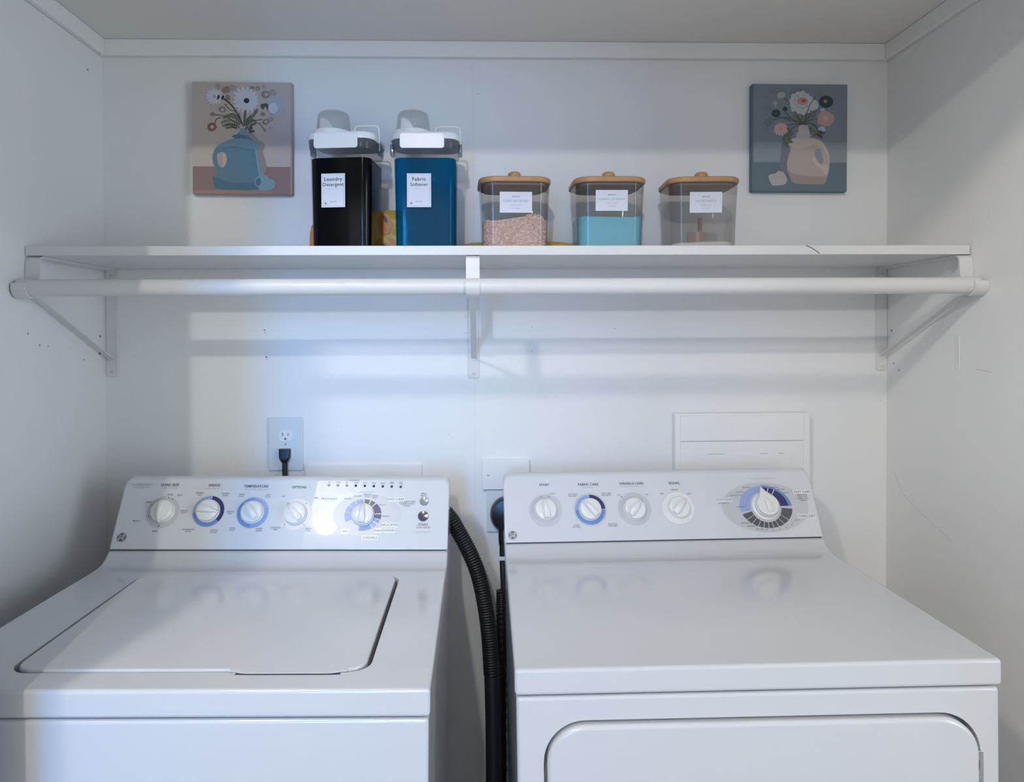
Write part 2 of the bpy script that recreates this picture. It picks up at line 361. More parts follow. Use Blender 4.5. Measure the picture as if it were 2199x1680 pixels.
# ---------------------------------------------------------------- paintings
def ellp(cx, cy, rx, ry, rot=0, n=20, a0=0, a1=2*PI):
    c, s = math.cos(R(rot)), math.sin(R(rot)); out = []
    for i in range(n):
        a = a0 + (a1-a0)*i/(n if a1-a0 > 6.28 else n-1); x, y = rx*math.cos(a), ry*math.sin(a)
        out.append((cx + x*c - y*s, cy + x*s + y*c))
    return out
class Paint:
    """flat painted shapes on a canvas; coordinates on a 0..W x 0..H sheet, y down"""
    def __init__(s, x0, x1, y0, y1, w, h): s.b = MB(); s.x0, s.y0 = x0, y0; s.kx, s.ky = w/(x1-x0), h/(y1-y0); s.h = h; s.L = 1
        
    def P(s, pts): return [((x-s.x0)*s.kx, s.h-(y-s.y0)*s.ky) for x, y in pts]
    def poly(s, pts, c, L):
        s.n = (getattr(s, 'n', 0)+1) % 48; s.b.use('paint_'+c).flat(s.P(pts), .00012*L + s.n*2.4e-6)
    def smooth(s, pts, c, L, n=5):
        q = [Vector((*p, 0)) for p in pts]; N = len(q); out = []
        for i in range(N):
            a, b_, c_, d = q[i-1], q[i], q[(i+1) % N], q[(i+2) % N]
            for k in range(n):
                t = k/n; v = 0.5*((2*b_)+(c_-a)*t+(2*a-5*b_+4*c_-d)*t*t+(3*b_-a-3*c_+d)*t**3); out.append((v.x, v.y))
        s.poly(out, c, L)
    def ell(s, cx, cy, rx, ry, c, L, rot=0): s.poly(ellp(cx, cy, rx, ry, rot), c, L)
    def line(s, pts, w, c, L):
        q = catmull([(*p, 0) for p in pts], 6) if len(pts) > 2 else [Vector((*p, 0)) for p in pts]
        l, r = [], []
        for i, p in enumerate(q):
            t = (q[min(i+1, len(q)-1)]-q[max(i-1, 0)]).normalized(); n = Vector((-t.y, t.x, 0))*w/2*(1-.4*i/len(q))
            l.append(((p+n).x, (p+n).y)); r.append(((p-n).x, (p-n).y))
        for i in range(len(q)-1): s.poly([l[i], l[i+1], r[i+1], r[i]], c, L)
    def petals(s, cx, cy, r0, r1, wd, n, c, L, a0=0, a1=360, sq=1.0, jit=.12):
        for i in range(n):
            a = a0+(a1-a0)*i/n; rr = r1*random.uniform(1-jit, 1+jit); m_ = (r0+rr)/2
            s.poly(ellp(cx+m_*math.cos(R(a)), cy+m_*sq*math.sin(R(a)), (rr-r0)/2, wd, a, 12), c, L)
    def leafs(s, pts, w, l, c, L):
        q = catmull([(*p, 0) for p in pts], 4)
        for i, p in enumerate(q):
            t = (q[min(i+1, len(q)-1)]-q[max(i-1, 0)]).normalized(); a = math.degrees(math.atan2(t.y, t.x))
            for sgn in (-1, 1):
                b_ = a+sgn*55; s.poly(ellp(p.x+l*.6*math.cos(R(b_)), p.y+l*.6*math.sin(R(b_)), l/2, w/2, b_, 8), c, L)
def canvas(x0, x1, z0, z1, lab, mf, me_, rot=0.0):
    rt = empty('painting', ((x0+x1)/2, 0, z0), (0, rot, 0)); tag(rt, lab, 'painting', 'flower paintings on the wall')
    w_, h_ = x1-x0, z1-z0
    b = MB(); b.use(me_).box(-w_/2, w_/2, -.020, -.0005, 0, h_, .003, 3)
    b.build('canvas', rt)
    M = Matrix(((1, 0, 0, -w_/2), (0, 0, -1, -.0202), (0, 1, 0, 0), (0, 0, 0, 1)))
    return rt, w_, h_, M
random.seed(11)
rt, w_, h_, M = canvas(-.7277, -.4945, 1.7075, 1.9724, 'pink and brown painting of white flowers in a blue jug, left of the dispensers', '', 'paint_pk_edge', .006)
p = Paint(185, 1455, 143, 1545, w_, h_); p.b.M = M
p.poly([(190, 148), (1435, 148), (1435, 1200), (190, 1200)], 'pk_bg', 0)
p.poly([(190, 1200), (1435, 1200), (1435, 1540), (190, 1540)], 'pk_tab', 0)
p.poly([(190, 960), (1435, 940), (1435, 1198), (190, 1198)], 'pk_bg2', 1)
p.poly([(1436, 150), (1452, 160), (1452, 1535), (1436, 1540)], 'pk_edge', 0)
p.poly([(190, 1495), (1200, 1495), (1200, 1535), (190, 1535)], 'pk_tab2', 1)
p.smooth([(880, 760), (960, 790), (1010, 850), (1090, 900), (1110, 950), (1085, 1010), (1110, 1100), (1130, 1210), (1100, 1290), (1040, 1290), (980, 1000), (890, 850)], 'pk_shadow', 2)
p.smooth([(800, 745), (870, 745), (900, 810), (950, 870), (1020, 915), (1035, 950), (1010, 975), (1030, 1120), (1050, 1290), (1010, 1480), (760, 1490), (500, 1478), (460, 1430), (445, 1360), (475, 1300), (500, 1260), (450, 1160), (445, 1050), (500, 950), (620, 880), (720, 850)], 'jug', 3)
p.smooth([(705, 840), (710, 805), (790, 798), (840, 800), (870, 850)], 'jug_d', 4)
p.poly([(785, 800), (800, 725), (870, 722), (905, 812)], 'jug_l', 5)
p.smooth([(620, 880), (760, 850), (900, 860), (1020, 915), (1035, 950), (1000, 975), (860, 965), (700, 945), (540, 960), (500, 950)], 'jug_l', 4)
p.smooth([(985, 985), (1005, 985), (1050, 1270), (1030, 1290)], 'jug_rim', 5)
p.smooth([(450, 1360), (470, 1330), (700, 1400), (1000, 1400), (1010, 1480), (760, 1488), (500, 1476), (462, 1430)], 'jug_d', 4)
p.smooth([(500, 1060), (540, 1025), (600, 1035), (625, 1110), (600, 1190), (550, 1208), (512, 1160)], 'cream', 5)
p.smooth([(500, 1060), (540, 1025), (570, 1040), (570, 1195), (540, 1205), (512, 1160)], 'pk_edge', 6)
p.smooth([(1060, 1300), (1130, 1310), (1160, 1340), (1225, 1370), (1240, 1410), (1210, 1480), (1050, 1492), (1030, 1440)], 'cap_l', 5)
p.ell(1030, 1385, 50, 68, 'jug_rim', 6, 12); p.ell(1025, 1388, 34, 52, 'jug_d', 7, 12)
# bouquet
p.petals(470, 330, 20, 110, 15, 15, 'petal', 4); p.petals(440, 350, 20, 95, 12, 11, 'petal_d', 3)
p.smooth([(490, 170), (540, 180), (545, 250), (500, 260)], 'brownf_l', 3)
p.ell(620, 245, 60, 42, 'brownf', 3, -15); p.ell(700, 220, 50, 32, 'brownf_l', 3)
p.ell(640, 345, 40, 30, 'brownf', 4, 70)
p.petals(875, 370, 25, 175, 25, 17, 'petal', 5, sq=.9); p.petals(875, 370, 20, 140, 14, 15, 'petal_d', 4, 10, 370)
p.petals(875, 380, 20, 125, 20, 11, 'petal', 6, 5, 365, .9)
p.ell(878, 380, 36, 32, 'eye', 8)
for (x, y, rx, ry) in ((1020, 225, 30, 26), (1120, 300, 58, 48), (1210, 280, 50, 45), (1095, 200, 25, 22), (950, 220, 30, 24)): p.ell(x, y, rx, ry, 'brownf' if x < 1150 and x != 1095 else 'brownf_l', 3)
p.ell(1130, 300, 22, 20, 'cream', 5); p.ell(1020, 225, 12, 10, 'cream', 5)
p.petals(1250, 440, 10, 135, 20, 20, 'petal_d', 4, sq=.95); p.ell(1240, 440, 88, 98, 'petal_d', 5); p.ell(1215, 470, 60, 65, 'petal', 6)
p.smooth([(1055, 430), (1120, 410), (1155, 430), (1145, 500), (1120, 450), (1085, 490)], 'leaf_d', 6)
p.ell(520, 340, 14, 32, 'eye', 7, 20); p.ell(575, 345, 16, 28, 'eye', 7, 20)
p.line([(575, 345), (680, 430), (760, 540), (840, 700)], 20, 'stem', 7)
p.line([(600, 420), (660, 490), (740, 520), (790, 610)], 10, 'stem', 6)
for q in ([(450, 555), (600, 575), (720, 640), (800, 690)], [(470, 665), (500, 610), (560, 590)], [(1080, 610), (960, 635), (860, 690)], [(1100, 735), (1050, 670), (980, 640)], [(850, 690), (845, 600), (880, 500)], [(860, 690), (900, 600), (950, 540)], [(830, 680), (800, 600), (780, 530)]):
    p.line(q, 10, 'stem', 6)
p.smooth([(580, 605), (610, 560), (720, 535), (790, 600), (830, 680), (760, 630), (680, 590)], 'leaf', 5)
p.smooth([(850, 690), (870, 610), (950, 560), (960, 600), (900, 660)], 'leaf', 5)
p.smooth([(840, 680), (845, 520), (870, 500), (865, 640)], 'leaf', 5); p.smooth([(960, 540), (1000, 480), (1025, 500), (970, 580)], 'leaf', 5)
p.leafs([(560, 680), (660, 650), (770, 680)], 14, 50, 'leaf_d', 6); p.leafs([(1000, 640), (930, 660), (900, 720)], 14, 44, 'leaf_d', 6)
p.leafs([(610, 710), (680, 690), (740, 700)], 12, 36, 'leaf_d', 6); p.leafs([(900, 760), (940, 740)], 20, 44, 'leaf_d', 6)
p.petals(435, 708, 8, 60, 18, 9, 'rust', 6); p.ell(440, 710, 24, 22, 'cream', 7)
p.ell(445, 550, 32, 24, 'brownf', 6); p.ell(570, 490, 46, 38, 'brownf', 5); p.ell(570, 495, 20, 17, 'cream', 6)
p.ell(1085, 545, 30, 22, 'brownf', 5); p.ell(1120, 640, 44, 34, 'brownf', 5, -20); p.ell(1185, 605, 40, 26, 'brownf_l', 4); p.ell(1125, 640, 20, 15, 'cream', 6)
p.ell(1110, 742, 20, 18, 'brownf', 6); p.ell(1185, 718, 20, 14, 'brownf_l', 5)
p.b.build('painted_picture', rt)

random.seed(5)
rt, w_, h_, M = canvas(.6035, .8355, 1.7150, 1.9735, 'blue grey painting of a cream jug of flowers, right of the bins', '', 'paint_bl_tab', .004)
p = Paint(155, 1388, 158, 1525, w_, h_); p.b.M = M
p.poly([(175, 163), (1383, 168), (1383, 1160), (175, 1160)], 'bl_bg', 0)
p.poly([(175, 1160), (1383, 1160), (1383, 1518), (175, 1515)], 'bl_tab', 0)
p.poly([(175, 900), (540, 900), (515, 1150), (175, 1150)], 'bl_bg2', 1); p.poly([(900, 900), (1383, 900), (1383, 1150), (1160, 1150)], 'bl_bg2', 1)
p.smooth([(560, 880), (640, 960), (620, 1150), (600, 1300), (520, 1230), (520, 1100)], 'bl_shadow', 2)
p.smooth([(640, 230), (780, 190), (900, 260), (740, 330)], 'bl_shadow', 2); p.smooth([(380, 240), (520, 210), (560, 260), (420, 290)], 'bl_shadow', 2)
p.ell(350, 470, 60, 45, 'bl_shadow', 2); p.ell(340, 330, 30, 24, 'bl_shadow', 2); p.ell(1030, 290, 70, 40, 'bl_shadow', 2)
p.smooth([(640, 935), (700, 960), (860, 950), (1000, 930), (1100, 960), (1150, 1060), (1155, 1230), (1120, 1350), (1085, 1425), (900, 1432), (700, 1418), (640, 1330), (605, 1190), (630, 1060), (650, 1000)], 'vase', 3)
p.smooth([(610, 1250), (700, 1300), (900, 1330), (1080, 1330), (1120, 1350), (1085, 1425), (900, 1432), (700, 1418), (640, 1330)], 'vase_d', 4)
p.smooth([(640, 900), (690, 845), (800, 860), (920, 845), (1040, 880), (1110, 960), (1150, 1070), (1158, 1150), (1120, 1040), (1040, 950), (940, 935), (820, 975), (700, 965), (625, 930)], 'vase_l', 5)
p.smooth([(930, 1090), (960, 1080), (1010, 1160), (1060, 1200), (1130, 1180), (1120, 1310), (1040, 1230), (960, 1170)], 'vase_l', 5)
p.smooth([(965, 1010), (1010, 975), (1045, 1010), (1075, 1130), (1055, 1165), (1020, 1155), (975, 1080)], 'bl_bg2', 6)
p.smooth([(735, 690), (860, 685), (885, 740), (905, 830), (810, 858), (720, 840), (725, 770)], 'cap_w', 6); p.smooth([(735, 690), (750, 690), (745, 770), (725, 770)], 'bl_shadow', 7)
p.smooth([(370, 1320), (460, 1295), (490, 1265), (550, 1275), (575, 1300), (610, 1370), (600, 1410), (560, 1440), (430, 1450), (390, 1400)], 'cap_w', 3)
p.petals(790, 400, 30, 165, 45, 13, 'rose', 4, sq=.85, jit=.06); p.ell(790, 400, 150, 125, 'rose', 5); p.ell(940, 430, 70, 70, 'rose', 4)
p.petals(790, 390, 20, 110, 26, 9, 'rose_d', 6, sq=.8); p.ell(800, 380, 95, 72, 'rose', 7); p.ell(800, 380, 72, 48, 'pinkc', 8); p.ell(815, 375, 26, 18, 'red', 9)
p.ell(1107, 382, 92, 78, 'navyf', 5); p.ell(1098, 378, 22, 22, 'orangec', 7)
p.ell(525, 305, 55, 42, 'rose_d', 4, -20); p.ell(450, 405, 28, 24, 'rose_d', 4); p.ell(455, 450, 22, 18, 'bl_bg2', 4)
p.ell(460, 535, 57, 50, 'navyf', 5); p.ell(460, 535, 12, 10, 'leaf', 7); p.ell(578, 478, 30, 26, 'navyf', 5); p.ell(1060, 485, 32, 18, 'bluew', 4)
p.petals(1103, 600, 15, 115, 34, 12, 'peach', 4, sq=.8, jit=.05); p.ell(1103, 598, 95, 72, 'peach', 5); p.ell(1103, 590, 34, 28, 'peach_l', 7)
p.petals(525, 730, 12, 96, 20, 14, 'pinkf', 5, sq=.85); p.ell(525, 730, 55, 45, 'pinkf', 6); p.ell(525, 725, 18, 14, 'peach', 7)
p.smooth([(1000, 740), (1030, 700), (1080, 700), (1105, 740), (1070, 770), (1020, 770)], 'bluew', 5)
for q in ([(800, 670), (740, 560), (700, 500)], [(800, 670), (795, 540)], [(810, 670), (860, 530), (900, 420), (970, 320)], [(820, 670), (900, 560), (980, 480)], [(820, 680), (900, 620), (1000, 600)], [(790, 670), (690, 620), (580, 520)], [(790, 680), (640, 590), (520, 590), (430, 620)], [(780, 680), (690, 670), (600, 690)],
          [(760, 690), (660, 730), (610, 830)], [(850, 690), (910, 740), (910, 800)], [(610, 375), (570, 350)], [(830, 680), (930, 660), (1040, 800)]):
    p.line(q, 12, 'leaf_d', 6)
for q in ([(790, 665), (740, 620), (680, 530), (720, 560), (780, 600)], [(820, 665), (850, 560), (900, 530), (890, 590)], [(860, 640), (930, 560), (990, 480), (960, 560), (910, 610)], [(740, 640), (640, 590), (560, 590), (640, 630)], [(600, 720), (640, 720), (680, 780), (640, 830)]): p.smooth(q, 'leaf', 5)
p.leafs([(430, 615), (380, 640), (340, 670)], 14, 50, 'bl_tab', 5); p.leafs([(620, 800), (600, 860), (620, 900)], 16, 60, 'leaf', 5); p.leafs([(900, 690), (960, 720), (990, 780)], 14, 60, 'leaf', 5); p.leafs([(990, 770), (1050, 800)], 16, 50, 'leaf_d', 6)
p.b.build('painted_picture', rt)

# ---------------------------------------------------------------- containers on the shelf
def rl(w_, d, r, z, cx=0, cy=0, n=6): return [(x, y, z) for x, y in rrect(w_, d, r, n, cx, cy)]
MF = lambda y: Matrix(((1, 0, 0, 0), (0, 0, -1, y), (0, 1, 0, 0), (0, 0, 0, 1)))
def dispenser(loc, rz, lab, lines, small_mark):
    """tall clear dispenser, white lid with pour spout under a clear measuring cup, wire handle"""
    rt = empty('laundry_dispenser', loc, (0, 0, rz)); rt.scale = (1, 1, .975); tag(rt, lab, 'dispenser', 'laundry dispensers on the shelf')
    b = MB(); b.use('clear_plastic')
    b.loft([rl(.124, .114, .016, .0), rl(.127, .117, .018, .004), rl(.132, .122, .020, .12), rl(.136, .126, .022, .222)], cap1=False)
    b.loft([rl(.128, .118, .018, .003), rl(.131, .121, .020, .12), rl(.134, .124, .021, .222)], cap0=False, cap1=False)
    b.build('body', rt)
    b = MB(); b.use('clear_smoke')
    b.loft([rl(.137, .127, .022, .222), rl(.141, .131, .026, .226), rl(.143, .133, .026, .243), rl(.140, .130, .024, .250)], cap0=False, cap1=False)
    b.build('collar', rt)
    b = MB(); b.use('lid_white')
    b.loft([rl(.146, .134, .030, .243), rl(.148, .136, .031, .245), rl(.148, .136, .031, .253), rl(.143, .131, .03, .2575), rl(.10, .09, .02, .2585)])
    # domed base of the spout
    b.loft([[( -.030 + rx*math.cos(2*PI*i/28), -.004 + ry*math.sin(2*PI*i/28), z) for i in range(28)] for rx, ry, z in ((.047, .052, .2575), (.046, .051, .266), (.042, .047, .2715), (.034, .039, .2735))])
    lid = b.build('lid', rt)
    # front latch tab
    b = MB(); b.use('lid_white')
    pts = rrect(.094, .033, .006, 5, -.005, .2375)
    b.prism(pts, .067, .0715, .0015, 2, M=MF(0))
    b.build('latch_tab', lid)
    b = MB(); b.use('lid_white')
    prof = [(-.056, .268), (-.056, .300), (-.051, .3045), (-.043, .302), (-.034, .295), (-.027, .284), (-.024, .268)]
    b.prism(prof, -.016, .020, .002, 2, M=Matrix(((1, 0, 0, 0), (0, 0, -1, 0), (0, 1, 0, 0), (0, 0, 0, 1))))
    b.build('spout', lid)
    b = MB(); b.use('cup_frost')
    cy_ = -.004
    P = [(.0365, .268), (.037, .276), (.0355, .300), (.034, .310), (.031, .3155), (.024, .3185), (.012, .3195)]
    b.loft([[(-.029 + r*math.cos(2*PI*i/36), cy_ + r*math.sin(2*PI*i/36), z) for i in range(36)] for r, z in P], cap0=False)
    P = [(.0352, .268), (.034, .300), (.0325, .309), (.030, .314), (.012, .3178)]
    b.loft([[(-.029 + r*math.cos(2*PI*i/36), cy_ + r*math.sin(2*PI*i/36), z) for i in range(36)] for r, z in P], cap0=False)
    b.build('measuring_cup', rt)
    b = MB(); b.use('lid_white')
    hp = [(.0745, -.01, .228), (.0745, -.012, .262), (.0735, -.014, .276), (.070, -.015, .2815), (.062, -.0155, .283), (.030, -.0155, .283), (.023, -.015, .281), (.0205, -.014, .275), (.020, -.012, .256)]
    b.tube(catmull(hp, 5), .0015, 10)
    b.build('handle', rt)
    for sx in (-1, 1):
        b = MB(); b.use('clear_smoke'); b.box(sx*.0745-.004, sx*.0745+.004, -.018, .004, .219, .244, .002, 2)
        b.build('hinge_clip', rt)
    lb = MB(); lb.use('label_paper'); lz = .131; lx = -.012
    lb.box(lx-.0255, lx+.0255, -.0612-.0045, -.0612-.0040, lz-.0365, lz+.0365)
    label = lb.build('label', rt)
    t = MB(); M_ = MF(-.0658) ; t.use('label_ink')
    t.text(lines[0], .0105, lx, lz+.024, M=M_, bold=.00022, space=1.15); t.text(lines[1], .0105, lx, lz+.0125, M=M_, bold=.0001, space=1.04)
    t.use('label_ink_mid'); t.text('laundry', .005, lx, lz-.024, M=M_); t.use('label_ink_pale')
    t.flat([(lx-.011, lz+.0028), (lx+.011, lz+.0028), (lx+.011, lz+.0032), (lx-.011, lz+.0032)], 0, M=M_)
    t.flat(ellp(lx-.0165, lz-.028, .003, .003), 0, M=M_)
    for (x0, x1, z0, z1) in ((-.0225, .0225, .0335, .0339), (-.0225, .0225, -.0339, -.0335), (-.0227, -.0223, -.0339, .0339), (.0223, .0227, -.0339, .0339)):
        t.flat([(lx+x0, lz+z0), (lx+x1, lz+z0), (lx+x1, lz+z1), (lx+x0, lz+z1)], 0, M=M_)
    t.build('lettering', label)
    return rt
Z0 = SZ+.0003
D1 = dispenser((-.342, -.140, Z0), R(-6), 'tall clear dispenser with white lid, nearly filled with black liquid, labelled Laundry Detergent', ('Laundry', 'Detergent'), 0)
D2 = dispenser((-.168, -.140, Z0), R(0), 'tall clear dispenser with white lid, nearly filled with bright blue liquid, labelled Fabric Softener', ('Fabric', 'Softener'), 0)
def liquid(name, loc, rz, m, lab, top):
    b = MB(); b.use(m)
    b.loft([rl(.1255, .1155, .017, .0045), rl(.1285, .1185, .019, .12), rl(.1305, .1205, .019, top-.001), rl(.1295, .1195, .019, top)])
    o = b.build(name); o.location = loc; o.rotation_euler = (0, 0, rz); o.scale = (1, 1, .975); tag(o, lab, 'liquid'); return o
liquid('detergent_liquid', (-.342, -.140, Z0), R(-6), 'detergent', 'black laundry detergent filling the left tall dispenser', .203)
liquid('softener_liquid', (-.168, -.140, Z0), 0, 'softener', 'bright blue fabric softener filling the right tall dispenser', .203)

def bin_(loc, rz, lab, title, w_=.158, lift=0.0):
    rt = empty('storage_bin', loc, (0, 0, rz)); tag(rt, lab, 'bin', 'wooden lidded bins on the shelf')
    b = MB(); b.use('bin_plastic')
    b.loft([rl(.134, .118, .022, 0), rl(.138, .122, .024, .003), rl(.142, .126, .026, .06), rl(.152, .135, .030, .146)], cap1=False)
    b.loft([rl(.139, .123, .024, .003), rl(.148, .131, .028, .146)], cap0=True, cap1=False)
    b.build('body', rt)
    b = MB(); b.use('wood_lid')
    b.loft([rl(w_-.004, .141, .036, .1475), rl(w_, .145, .038, .1495), rl(w_, .145, .038, .1565), rl(w_-.005, .140, .036, .159), rl(.10, .09, .02, .1592)], cap0=False)
    b.use('wood_lid_under'); b.loft([rl(w_-.004, .141, .036, .1475), rl(.136, .119, .028, .1475), rl(.134, .117, .028, .143), rl(.05, .05, .02, .1425)], cap1=True, cap0=False)
    lid = b.build('lid', rt)
    b = MB(); b.use('wood_lid'); b.lathe([(.0145, .1588), (.0145, .168), (.0135, .1725), (.010, .1755), (.001, .1765)], 28, M=Matrix.Translation((0, -.03, 0)))
    b.build('knob', lid)
    b = MB(); b.use('label_paper'); T = Matrix.Rotation(R(4.1), 4, 'X')
    T = Matrix.Translation((0, -.0655-.0005, .104+lift)) @ Matrix.Rotation(R(4.2), 4, 'X')
    b.box(-.0345, .0345, -.0006, 0, -.022, .022, M=T)
    label = b.build('label', rt)
    t = MB(); M_ = T @ MF(-.0009)
    t.use('label_ink_mid'); t.text('special', .0055, 0, .0125, M=M_, sx=1.1)
    t.use('label_ink_pale'); t.text(title, .0062 if len(title) < 16 else .0054, 0, .0025, M=M_, space=1.1); t.text('laundry room', .0040, 0, -.006, M=M_, space=1.05); t.text('net weight', .0036, 0, -.0125, M=M_)
    t.build('lettering', label)
    return rt
B1 = bin_((.0235, -.132, Z0), R(1.5), 'clear bin with wooden lid, half full of pink beads, beside the blue dispenser', 'SCENT BOOSTERS')
B2 = bin_((.2305, -.132, Z0), R(0), 'clear bin with wooden lid, half full of light blue powder, between the other two bins', 'LAUNDRY DETERGENT', lift=.004)
B3 = bin_((.4365, -.132, Z0), R(-2.5), 'clear bin with wooden lid and a little whitish powder, nearest the blue grey painting', 'DRYER SHEETS')
def heap(name, loc, rz, m, lab, hf, cat='powder', mound=False):
    """contents filling the bottom of a bin, top surface height hf(x, y)"""
    b = MB(); b.use(m); shr = .965 if mound else 1.0; zt = .0035
    def edge(s_, z):
        k = z/.146; ww = (.1345 + .0105*k)*s_*shr; dd = (.1185 + .009*k)*s_*shr
        return [(x, y) for x, y in rrect(ww, dd, .024*s_+.0005, 9)]
    loops = []
    for z_ in (0, .33, .66): loops.append([(x, y, zt + (hf(x, y)-zt)*z_) for x, y in edge(1, hf(0, 0)*z_)])
    for s_ in (1, .985, .9, .8, .65, .5, .35, .2, .08):
        loops.append([(x, y, hf(x, y) - (.002 if s_ == 1 else 0)) for x, y in edge(s_, hf(0, 0))])
    b.loft(loops)
    if mound:
        b.use('bead_pink')
        def bead(x, y, z, r):
            rot = Matrix.Rotation(random.random()*6, 4, Vector((random.random()-.5, random.random()-.5, random.random()-.5)).normalized())
            bmesh.ops.create_icosphere(b.bm, subdivisions=1, radius=r, matrix=Matrix.Translation((x, y, z)) @ rot)
        pts = edge(.995, .03)
        seg = [math.dist(pts[k], pts[(k+1) % len(pts)]) for k in range(len(pts))]
        for i in range(3400):
            i0 = random.choices(range(len(pts)), seg)[0]; p0, p1 = pts[i0], pts[(i0+1) % len(pts)]; f = random.random()
            x, y = p0[0]*(1-f)+p1[0]*f, p0[1]*(1-f)+p1[1]*f
            if y > .03: continue
            top = hf(x, y); z = random.uniform(.004, top+.001); s_ = 1+.030*z/.06
            bead(x*s_*1.008, y*s_*1.008, z, random.uniform(.0014, .0021))
        for i in range(700):
            x = random.uniform(-.062, .062); y = random.uniform(-.052, .052)
            bead(x, y, hf(x, y)+.0005, random.uniform(.0014, .0021))
    o = b.build(name); o.location = loc; o.rotation_euler = (0, 0, rz); tag(o, lab, cat, kind='stuff'); return o
random.seed(2)
heap('scent_beads', (.0235, -.132, Z0), R(1.5), 'bead_pink', 'pink scent beads heaped in the bin beside the blue dispenser',
     lambda x, y: .068 + .003*math.sin(x*60) + (.009 if x > .012 else 0)*min(1, (x-.012)*60) - .010*max(0, (x-.045)*30) - .004*max(0, (-x-.04)*30), 'beads', True)
heap('laundry_powder', (.2305, -.132, Z0), 0, 'powder_blue', 'light blue laundry powder filling half of the middle bin', lambda x, y: .074 - .003*math.sin((x+.03)*45) + .02*y, 'powder')
heap('white_powder', (.4365, -.132, Z0), R(-2.5), 'powder_white', 'whitish powder in the bottom of the bin nearest the blue grey painting', lambda x, y: .018 + .010*math.exp(-((x-.01)/.03)**2), 'powder')
b = MB(); b.use('scoop_tan')
b.loft([rl(.030, .03, .006, .022), rl(.036, .036, .008, .05)], cap1=False); b.loft([rl(.033, .033, .006, .05), rl(.027, .027, .005, .024)], cap0=False)
b.box(.006, .014, -.004, .004, .048, .085, .002, 2)
o = b.build('powder_scoop'); o.location = (.440, -.115, Z0); o.rotation_euler = (0, 0, R(30)); tag(o, 'small tan scoop standing in the whitish powder of the bin', 'scoop')

# things behind the containers
def pillow(name, loc, w_, h_, t, m, lab, cat, flat=False):
    b = MB(); b.use(m); nx, nz = 22, 14; V = {}; F = []
    def P(i, k, s_):
        u, v = i/nx*2-1, k/nz*2-1
        th = t/2*(max(0, 1-abs(u)**3.0))**.5*(max(0, 1-abs(v)**3.0))**.5 * (1 + .10*math.sin(u*9+v*5) + .06*math.sin(v*13))
        return (u*w_/2, s_*th, v*h_/2 + h_/2) if not flat else (u*w_/2, v*h_/2, t/2 + s_*th)
    vs = []
    for s_ in (-1, 1):
        for i in range(nx+1):
            for k in range(nz+1): vs.append(P(i, k, s_))
    q = (nx+1)*(nz+1); f = []
    for s_ in (0, 1):
        for i in range(nx):
            for k in range(nz):
                a_ = s_*q + i*(nz+1)+k; f.append((a_, a_+1, a_+nz+2, a_+nz+1))
    b._add(vs, f); bmesh.ops.remove_doubles(b.bm, verts=b.bm.verts[:], dist=1e-5)
    o = b.build(name); o.location = loc; tag(o, lab, cat); return o
pouch = pillow('detergent_pouch', (-.238, -.048, Z0), .205, .113, .044, 'yellow_film', 'yellow pouch with orange and black print, standing behind the two tall dispensers', 'pouch')
for (m_, x, z, rx, rz_, rot, y_) in (('orange_print', -.035, .078, .020, .026, 10, -.0222), ('orange_print', -.022, .022, .018, .022, -15, -.0222),
        ('black_print', -.045, .068, .005, .016, -12, -.0229), ('black_print', -.031, .089, .004, .009, 25, -.0229), ('black_print', -.036, .026, .008, .005, 0, -.0229)):
    b = MB(); b.use(m_).prism(ellp(x, z, rx, rz_, rot), 0, .0006, M=MF(y_)); b.build('printed_spot', pouch, 'orange printed spot' if m_ == 'orange_print' else 'black printed spot')
pillow('folded_cloth', (.005, -.031, Z0), .36, .052, .040, 'yellow_film', 'mustard yellow folded cloth lying flat behind the pink bead bin', 'cloth', flat=True).location.x = .045
b = MB(); b.use('orange_plastic')
b.lathe([(.022, 0), (.029, .006), (.0325, .035), (.032, .060), (.028, .078), (.021, .088), (.014, .092), (.014, .1), (.001, .1)], 36)
o = b.build('orange_tub'); o.location = (-.4175, -.035, Z0); tag(o, 'round orange tub standing behind the black dispenser', 'tub')

# ---------------------------------------------------------------- things on the back wall
rt = empty('wall_outlet', (-.5188, 0, 1.0493)); tag(rt, 'white duplex wall outlet with a black plug in its lower socket', 'outlet')
b = MB(); b.use('plate_plastic'); b.prism(rrect(.0823, .1275, .004, 4, 0, .0638), .0003, .0058, .002, 3, M=MBACK); b.build('cover_plate', rt)
def sock(zc):
    b = MB(); b.use('socket_plastic'); pts = [(max(-.0165, min(.0165, x)), y) for x, y in ellp(0, zc, .0195, .0152, 0, 40)]
    pts = [(x, max(zc-.0142, min(zc+.0142, y))) for x, y in pts]
    b.prism(pts, .005, .0072, .0006, 1, M=MBACK)
    b.use('hole_dark'); b.box(-.0075, -.0055, -.0076, -.0070, zc-.001, zc+.007); b.box(.0055, .0072, -.0076, -.0070, zc, zc+.0065)
    b.prism(ellp(0, zc-.0075, .0026, .0028), .0070, .0076, M=MBACK)
    b.build('socket', rt)
sock(.0842); sock(.0435)
b = MB(); b.use('screw_metal'); b.prism(ellp(0, .0638, .003, .003), .0055, .0068, M=MBACK); b.build('screw', rt)
b = MB(); b.use('black_plastic')
secs = [(.0270, .012, .054), (.0270, .013, .050), (.0262, .015, .036), (.0225, .016, .030), (.016, .015, .0245), (.012, .012, .0205)]
b.loft([rl(w_, d, min(w_, d)*.3, z, 0, -.0085-d/2+.001, 4) for w_, d, z in secs])
rp = tag(b.build('power_plug'), 'black power plug with cord, in the lower socket of the outlet', 'plug')
rp.location = (-.5185, 0, 1.0493)
